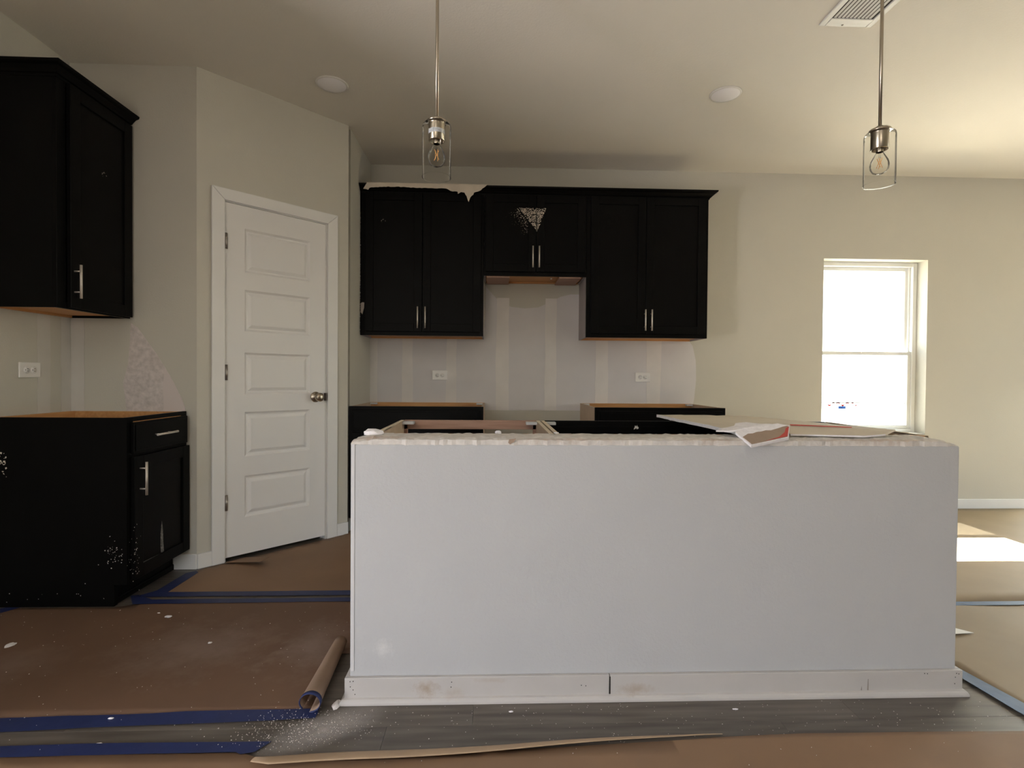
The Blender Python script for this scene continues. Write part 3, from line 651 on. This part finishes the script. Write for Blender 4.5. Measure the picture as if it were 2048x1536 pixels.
# ------------------------------------------------------------------ paper and tape on the floor
def sheet(name, outline, m, label, z=.0012, amp=.0015, seed=0, cell=.06, fn=None):
    """wavy protective paper: grid clipped to a polygon (simple scan)"""
    rr = random.Random(seed); xs = [p[0] for p in outline]; ys = [p[1] for p in outline]
    mb = MB(); vs_ = [mb.bm.verts.new((x, y, 0)) for x, y in outline]; mb.bm.faces.new(vs_)
    def cut(axis, a, b):
        v = a + cell
        while v < b:
            co = (v, 0, 0) if axis == 0 else (0, v, 0); no = (1, 0, 0) if axis == 0 else (0, 1, 0)
            bmesh.ops.bisect_plane(mb.bm, geom=mb.bm.verts[:] + mb.bm.edges[:] + mb.bm.faces[:], plane_co=co, plane_no=no); v += cell
    cut(0, min(xs), max(xs)); cut(1, min(ys), max(ys))
    p1, p2, p3 = rr.uniform(0, 6), rr.uniform(0, 6), rr.uniform(0, 6)
    for v in mb.bm.verts:
        x, y = v.co.x, v.co.y
        w = (math.sin(x * 5.1 + y * 3 + p1) + math.sin(y * 9.3 - x * 2.2 + p2) + .7 * math.sin(x * 13 + y * 7 + p3)) / 2.7
        v.co.z = z + amp * (1 + w) + (fn(x, y) if fn else 0)
    for f in mb.bm.faces: f.smooth = True
    o = mb.build(name, m); so_ = o.modifiers.new('thickness', 'SOLIDIFY'); so_.thickness = .0006; so_.offset = 1
    return tag(o, label, 'paper')
def strip(parent, pts, m, z, w=None, seed=0):
    """tape: pts = four or more corners (x, y)"""
    rr = random.Random(seed); P = []
    n = len(pts)
    for i in range(n):
        a, b = Vector((*pts[i], 0)), Vector((*pts[(i + 1) % n], 0)); L_ = (b - a).length; k = max(1, int(L_ / .09))
        for j in range(k):
            p = a.lerp(b, j / k)
            if j: p += Vector((rr.uniform(-.0012, .0012), rr.uniform(-.0012, .0012), 0))
            P.append((p.x, p.y, z))
    return MB().prism(P, (0, 0, .0005)).build('tape_strip', m, parent)

p1 = sheet('floor_paper', [(-2.28, 1.655), (-.56, 1.685), (-.565, 1.80), (-.575, 2.03), (-.50, 2.03), (-.30, 2.05), (-.30, 2.515), (-1.60, 2.515), (-1.72, 2.455), (-2.28, 2.455)], M_KRAFTDIM, 'large dusty brown kraft floor paper left of the half wall')
strip(p1, [(-2.28, 1.578), (-1.9, 1.59), (-1.457, 1.603), (-1.10, 1.622), (-.90, 1.628), (-.60, 1.642), (-.545, 1.645), (-.545, 1.692), (-.96, 1.688), (-1.05, 1.680), (-1.51, 1.668), (-2.28, 1.645)], M_TAPE, .0044, seed=2)
strip(p1, [(-1.66, 2.488), (-.30, 2.505), (-.30, 2.545), (-1.60, 2.535), (-1.70, 2.59), (-1.73, 2.58)], M_TAPE, .0044, seed=3)
strip(p1, [(-2.28, 2.40), (-2.20, 2.46), (-2.14, 2.46), (-2.24, 2.30), (-2.28, 2.27)], M_TAPE, .0046, seed=4)
def roll_paper():
    mb = MB(); a = Vector((-.572, 1.678, 0)); b = Vector((-.590, 2.08, 0)); n = 12; turns = 22; rings = []
    for i in range(n + 1):
        t = i / n; c = a.lerp(b, t); r0 = .030 - .008 * t; row = []
        for j in range(turns + 1):
            th = -math.pi * .5 + j / turns * math.pi * 1.75; r = r0 * (1 - .12 * j / turns)
            row.append(mb.bm.verts.new((c.x + r * math.cos(th) * 1.15, c.y, .0045 + r0 + r * math.sin(th))))
        rings.append(row)
    for i in range(n):
        for j in range(turns):
            f = mb.bm.faces.new((rings[i][j], rings[i][j + 1], rings[i + 1][j + 1], rings[i + 1][j])); f.smooth = True
    o = mb.build('curled_edge', mat('kraft_roll', (.27, .185, .13), .6, noise=(6, .06)), p1); s_ = o.modifiers.new('thickness', 'SOLIDIFY'); s_.thickness = .0012
    mb = MB(); rr_ = []
    for yy in (1.672, 1.690):
        row = []
        for j in range(turns + 1):
            th = -math.pi * .5 + j / turns * math.pi * 1.75; r = .0308 * (1 - .12 * j / turns)
            row.append(mb.bm.verts.new((-.572 + r * math.cos(th) * 1.15, yy,   .0045 + .030 + r * math.sin(th))))
        rr_.append(row)
    for j in range(turns): f = mb.bm.faces.new((rr_[0][j], rr_[0][j + 1], rr_[1][j + 1], rr_[1][j])); f.smooth = True
    o = mb.build('tape_strip', M_TAPE, p1); s_ = o.modifiers.new('thickness', 'SOLIDIFY'); s_.thickness = .002; s_.offset = 0
roll_paper()
p2 = sheet('floor_paper', [(-1.625, 2.575), (-.3, 2.585), (3.0, 2.6), (3.0, 3.66), (-.97, 3.66), (-.99, 3.55), (-1.58, 2.94), (-1.60, 2.88)], M_KRAFT, 'brown kraft floor paper in the kitchen aisle in front of the pantry door', seed=3)
strip(p2, [(-1.70, 2.572), (-1.60, 2.568), (-.30, 2.576), (-.30, 2.628), (-1.58, 2.622), (-1.575, 2.88), (-1.60, 2.905), (-1.635, 2.87), (-1.645, 2.64)], M_TAPE, .0044, seed=5)
MB().prism([(-1.50, 3.02, .008), (-1.285, 2.962, .030), (-1.262, 3.035, .034), (-1.42, 3.09, .012)], (0, .0006, .0012)).build('folded_flap', M_KRAFT, p2)
p3 = sheet('floor_paper', [(-2.28, .2), (4.2, .2), (4.2, 1.545), (1.70, 1.533), (.95, 1.54), (.70, 1.532), (.50, 1.518), (.25, 1.503), (.0, 1.488), (-.30, 1.474), (-.64, 1.476), (-.70, 1.500), (-1.4, 1.512), (-2.28, 1.50)], M_KRAFT, 'brown kraft floor paper nearest the camera along the bottom of the picture', seed=5)
strip(p3, [(-2.28, 1.475), (-1.36, 1.497), (-.72, 1.502), (-.70, 1.492), (-.665, 1.500), (-.635, 1.542), (-1.15, 1.546), (-1.40, 1.541), (-2.28, 1.515)], M_TAPE, .0044, seed=6)
def lip():
    """edge of the paper folded back towards the camera"""
    mb = MB(); n = 24; rows = []
    for i in range(n + 1):
        t = i / n; x = -.655 + t * 1.35; yb = 1.478 + .066 * min(1, max(0, (t - .05)) * 1.1) + .004 * math.sin(t * 11)
        w = (.052 if t < .3 else .052 - .047 * (t - .3) / .7) * (1 if t > .02 else .6); hgt = w * .30
        row = []
        for j in range(7):
            s = j / 6; row.append(mb.bm.verts.new((x, yb - w * s + .004, .0035 + hgt * math.sin(s * 1.5))))
        rows.append(row)
    for i in range(n):
        for j in range(6): f = mb.bm.faces.new((rows[i][j], rows[i + 1][j], rows[i + 1][j + 1], rows[i][j + 1])); f.smooth = True
    o = mb.build('folded_edge', M_KLIP, p3); s_ = o.modifiers.new('thickness', 'SOLIDIFY'); s_.thickness = .0008
lip()
p4 = sheet('floor_paper', [(1.745, 1.560), (4.2, 1.56), (4.2, 2.425), (1.0, 2.41), (1.4, 2.3), (1.68, 2.26), (1.72, 1.95)], M_KRAFTLIT, 'brown kraft floor paper right of the half wall', amp=.004, seed=9)
strip(p4, [(1.665, 2.10), (1.675, 1.84), (1.690, 1.62), (1.70, 1.555), (1.765, 1.555), (1.755, 1.66), (1.725, 1.86), (1.71, 2.10)], M_TAPEL, .0078, seed=7)
strip(p4, [(1.68, 2.385), (4.2, 2.405), (4.2, 2.447), (1.68, 2.425)], M_TAPEL, .0085, seed=8)
p5 = sheet('floor_paper', [(1.66, 2.43), (3.0, 2.44), (4.2, 2.44), (6.3, 2.44), (6.3, 4.215), (1.66, 4.215)], M_KRAFTLIT, 'brown kraft floor paper under the window with the sun patch', amp=.0012, z=.004, seed=11, cell=.12)
sc = MB().prism([(1.88, 2.13, .012), (1.935, 2.115, .011), (2.022, 2.123, .010), (1.98, 2.165, .010), (1.935, 2.21, .012), (1.88, 2.225, .012)], (0, 0, .0015))
tag(sc.build('paper_scrap', M_TRIM), 'white paper scrap on the brown floor paper right of the half wall', 'scrap')

# plaster debris on the floor
for i, (x, y, s, st3, lab) in enumerate((
    (-1.879, 2.117, .017, (.9, 1.3, .25), 'broad pale plaster flake near the left edge of the dusty floor paper'),
    (-1.414, 2.351, .011, (1.3, .8, .4), 'plaster crumb on the floor paper in front of the left base cabinet'),
    (-1.114, 2.119, .007, (1.1, .9, .5), 'small plaster crumb in the middle of the dusty floor paper'),
    (-1.48, 2.39, .0045, (1.6, .5, .5), 'tiny plaster crumb just below the blue tape corner'),
    (-1.171, 1.657, .006, (1.6, .6, .5), 'thin plaster sliver on the upper blue tape strip'),
    (-1.126, 1.548, .006, (1.5, .6, .5), 'brownish crumb between the two blue tape strips'),
    (.065, 1.665, .006, (1.3, .6, .5), 'white crumb on the bare floor planks left of the baseboard joint'),
    (.79, 1.66, .006, (1.7, .5, .5), 'white sliver on the bare floor planks right of the middle'),
)):
    crumb((x, y, .0045 if y > 1.62 and x < -.5 else .001), s, 50 + i, lab, st3)
pc = crumb((-.500, 1.715, .001), .016, 71, 'broken white trim splinter at the left end of the island baseboard', (.8, 1.6, .3), 'splinter')
def dust(rr):
    if rr.random() < .62: x, y = rr.gauss(-.56, .10), rr.gauss(1.60, .045)
    else: x, y = rr.uniform(-.75, 1.7), rr.uniform(1.50, 1.70)
    if y > 1.70 and x > -.49: return None
    if y < 1.49: return None
    return ((x, y, .0004 if x > -.54 else .0056), (1, 0, 0), (0, 1, 0), (0, 0, 1), 1)
d = flakes('plaster_dust', None, dust, 800, .0005, .0019, M_DUST, 21, .0007); tag(d, 'white plaster dust scattered over the bare floor by the half wall corner', 'dust')
d = flakes('plaster_dust', None, lambda rr: ((rr.uniform(-2.2, -.6), rr.uniform(1.5, 2.45), .0050), (1, 0, 0), (0, 1, 0), (0, 0, 1), 1), 150, .0007, .0024, M_DUST, 22, .0008); tag(d, 'fine plaster specks over the dusty floor paper on the left', 'dust')
d = flakes('plaster_dust', None, lambda rr: ((rr.uniform(-.6, 2.2), rr.uniform(1.2, 1.5), .0050), (1, 0, 0), (0, 1, 0), (0, 0, 1), 1), 60, .0006, .0018, M_DUST, 23, .0008); tag(d, 'fine plaster specks on the nearest floor paper', 'dust')
# hazy smear of dust lying on the planks (a thin film with a shape of its own)
def film():
    M = bpy.data.materials.new('dust_film'); M.use_nodes = True; n = M.node_tree.nodes; l = M.node_tree.links; b = n['Principled BSDF']
    b.inputs['Base Color'].default_value = (.62, .57, .53, 1); b.inputs['Roughness'].default_value = .95
    tc = n.new('ShaderNodeTexCoord'); nz = n.new('ShaderNodeTexNoise'); nz.inputs['Scale'].default_value = 14; nz.inputs['Detail'].default_value = 9; nz.inputs['Roughness'].default_value = .75
    l.new(tc.outputs['Object'], nz.inputs['Vector'])
    mp = n.new('ShaderNodeMapping'); mp.vector_type = 'TEXTURE'; mp.inputs['Scale'].default_value = (.20, .085, 1); mp.inputs['Rotation'].default_value = (0, 0, .5); l.new(tc.outputs['Object'], mp.inputs[0])
    ln = n.new('ShaderNodeVectorMath'); ln.operation = 'LENGTH'; l.new(mp.outputs[0], ln.inputs[0])
    r = n.new('ShaderNodeMapRange'); r.inputs['From Min'].default_value = 0; r.inputs['From Max'].default_value = 1; r.inputs['To Min'].default_value = 1; r.inputs['To Max'].default_value = 0; l.new(ln.outputs['Value'], r.inputs['Value'])
    a = n.new('ShaderNodeMath'); a.operation = 'MULTIPLY'; l.new(r.outputs[0], a.inputs[0]); l.new(nz.outputs['Fac'], a.inputs[1])
    a2 = n.new('ShaderNodeMath'); a2.operation = 'MULTIPLY'; a2.inputs[1].default_value = .85; l.new(a.outputs[0], a2.inputs[0]); l.new(a2.outputs[0], b.inputs['Alpha'])
    o = MB().prism([(-.22, -.12, 0), (.22, -.12, 0), (.22, .12, 0), (-.22, .12, 0)], (0, 0, .0002)).build('plaster_dust', M); o.location = (-.50, 1.60, .0012); o['kind'] = 'stuff'
    tag(o, 'pale smear of fine dust on the planks by the left baseboard corner', 'dust')
film()

# ------------------------------------------------------------------ outlets
def outlet(label, loc, rz, slots=True):
    r = thing('power_outlet', label, 'outlet', loc, rz, 'power outlets on the kitchen walls')
    B(-.060, .060, -.006, 0, -.0375, .0375).build('cover_plate', M_PLAST, r, .0025)
    for x in (-.020, .020):
        f = MB().lathe([(0, .002), (.0165, .002), (.017, 0)], (x, -.006, 0), 20, (0, -1, 0)).build('socket', M_PLAST, r)
        s_ = MB().tube((x - .0085, -.0082, 0), (x - .0085, -.0084, 0), .0024, 8)
        s_.box(x + .0005, x + .008, -.0084, -.0081, .0045, .0068).box(x + .001, x + .007, -.0084, -.0081, -.0068, -.0045)
        s_.build('slot', M_SLOT, f)
    return r
outlet('white power outlet on the back wall under the left wall cabinet', (-.422, YB - .003, 1.0775), 0)
outlet('white power outlet on the back wall under the right wall cabinet', (1.212, YB - .003, 1.0735), 0)
outlet('white power outlet on the left wall between the two black cabinets', (XL + .001, 2.685, 1.085), math.radians(90))

# ------------------------------------------------------------------ pendants
def pendant(label, x, y, dzz=0, lab=False):
    r = thing('pendant_light', label, 'pendant light', (x, y, 0), 0, 'pendant lights over the island')
    z0 = dzz
    MB().tube((0, 0, 2.035 + z0), (0, 0, 2.72), .0063, 12).build('rod', M_NICKD, r)
    MB().lathe([(0, 2.739), (.062, 2.739), (.062, 2.725), (.055, 2.718), (0, 2.716)], (0, 0, 0), 32).build('canopy', M_NICK, r)
    MB().lathe([(0, 2.040), (.012, 2.040), (.014, 2.030), (.036, 2.028), (.0385, 2.024), (.0385, 2.019), (.0315, 2.017), (.0305, 2.012), (.0305, 1.952), (.0285, 1.950), (.0275, 1.952), (.0275, 1.985), (0, 1.985)], (0, 0, z0), 32).build('socket_cup', M_NICKD, r)
    MB().lathe([(.013, 1.985), (.0135, 1.945), (.012, 1.940)], (0, 0, z0), 20).build('lamp_holder', M_NICKD, r)
    MB().lathe([(.026, 2.0165), (.046, 2.015), (.0525, 2.009), (.054, 2.000), (.054, 1.815)], (0, 0, z0), 48).build('glass_shade', M_JAR, r)
    MB().lathe([(.0527, 1.815), (.0545, 1.8145), (.0545, 1.8165), (.0527, 1.817)], (0, 0, z0), 48, closed=True).build('shade_rim', M_JAR, r)
    b = MB().lathe([(.012, 1.948), (.0135, 1.936), (.022, 1.921), (.030, 1.906), (.0330, 1.891), (.0310, 1.875), (.0235, 1.863), (.011, 1.857), (0, 1.8555)], (0, 0, z0), 32).build('bulb', M_BULB, r)
    f = MB()
    for k in range(4):
        a = k * math.pi / 2 + .6; a2 = a + 2.2
        f.tube((.009 * math.cos(a), .009 * math.sin(a), 1.918 + z0), (.010 * math.cos(a2), .010 * math.sin(a2), 1.880 + z0), .0011, 6)
    f.build('filament', M_FIL, b)
    MB().tube((0, 0, 1.918 + z0), (0, 0, 1.945 + z0), .003, 8).build('bulb_stem', M_JAR, b)
    if lab: MB().lathe([(.0308, 1.974), (.0308, 1.990)], (0, 0, z0), 32).build('sticker', M_LABEL, r)
    return r
pendant('left pendant light with clear glass cylinder and a printed band on its socket', -.217, 2.0, 0, True)
pendant('right pendant light with clear glass cylinder near the ceiling vent', 1.490, 2.0, .008)

# ------------------------------------------------------------------ ceiling fittings
def downlight(label, x, y):
    r = thing('ceiling_light', label, 'ceiling light', (x, y, H), 0, 'flat disk ceiling lights')
    MB().lathe([(.080, -.006), (.087, -.0065), (.091, 0), (.06, 0)], (0, 0, 0), 40).build('trim_ring', M_PLAST, r)
    MB().lathe([(0, -.020), (.03, -.0185), (.055, -.0145), (.072, -.009), (.082, -.004)], (0, 0, 0), 40).build('lens', M_LENS, r)
downlight('round white disk ceiling light left, above the pantry door side', -.935, 3.085)
downlight('round white disk ceiling light right, towards the ceiling vent', 1.355, 3.075)
v = thing('ceiling_vent', 'white louvered ceiling vent register behind the right pendant rod', 'vent', (1.648, 2.27, H))
mb = MB(); W2, L2 = .126, .183
for (a0, a1, b0, b1) in ((-W2, -W2 + .027, -L2, L2), (W2 - .027, W2, -L2, L2), (-W2 + .027, W2 - .027, -L2, -L2 + .027), (-W2 + .027, W2 - .027, L2 - .027, L2)): mb.box(a0, a1, b0, b1, -.008, 0)
mb.build('frame', M_VENT, v, .003)
B(-.10, .10, -.158, .158, -.0015, -.0005).build('backing', mat('dark_duct', (.10, .09, .08), .8), v)
B(-.098, .098, .128, .156, -.010, -.004).build('end_bar', M_VENT, v, .002)
sl0 = None
for i in range(10):
    x = -.083 + i * .0182
    o = MB().prism([(-.0062, -.155, -.0030), (.0050, -.155, -.0052), (.0056, -.155, -.0044), (-.0056, -.155, -.0022)], (0, .283, 0)).build('louver', M_VENT, v) if sl0 is None else sl0.copy()
    if sl0 is None: sl0 = o
    else: COL.objects.link(o)
    o.location = (x, 0, 0)
MB().lathe([(0, -.011), (.004, -.010), (.005, -.008)], (-.02, .170, 0), 10).build('screw_head', M_HINGE, v)
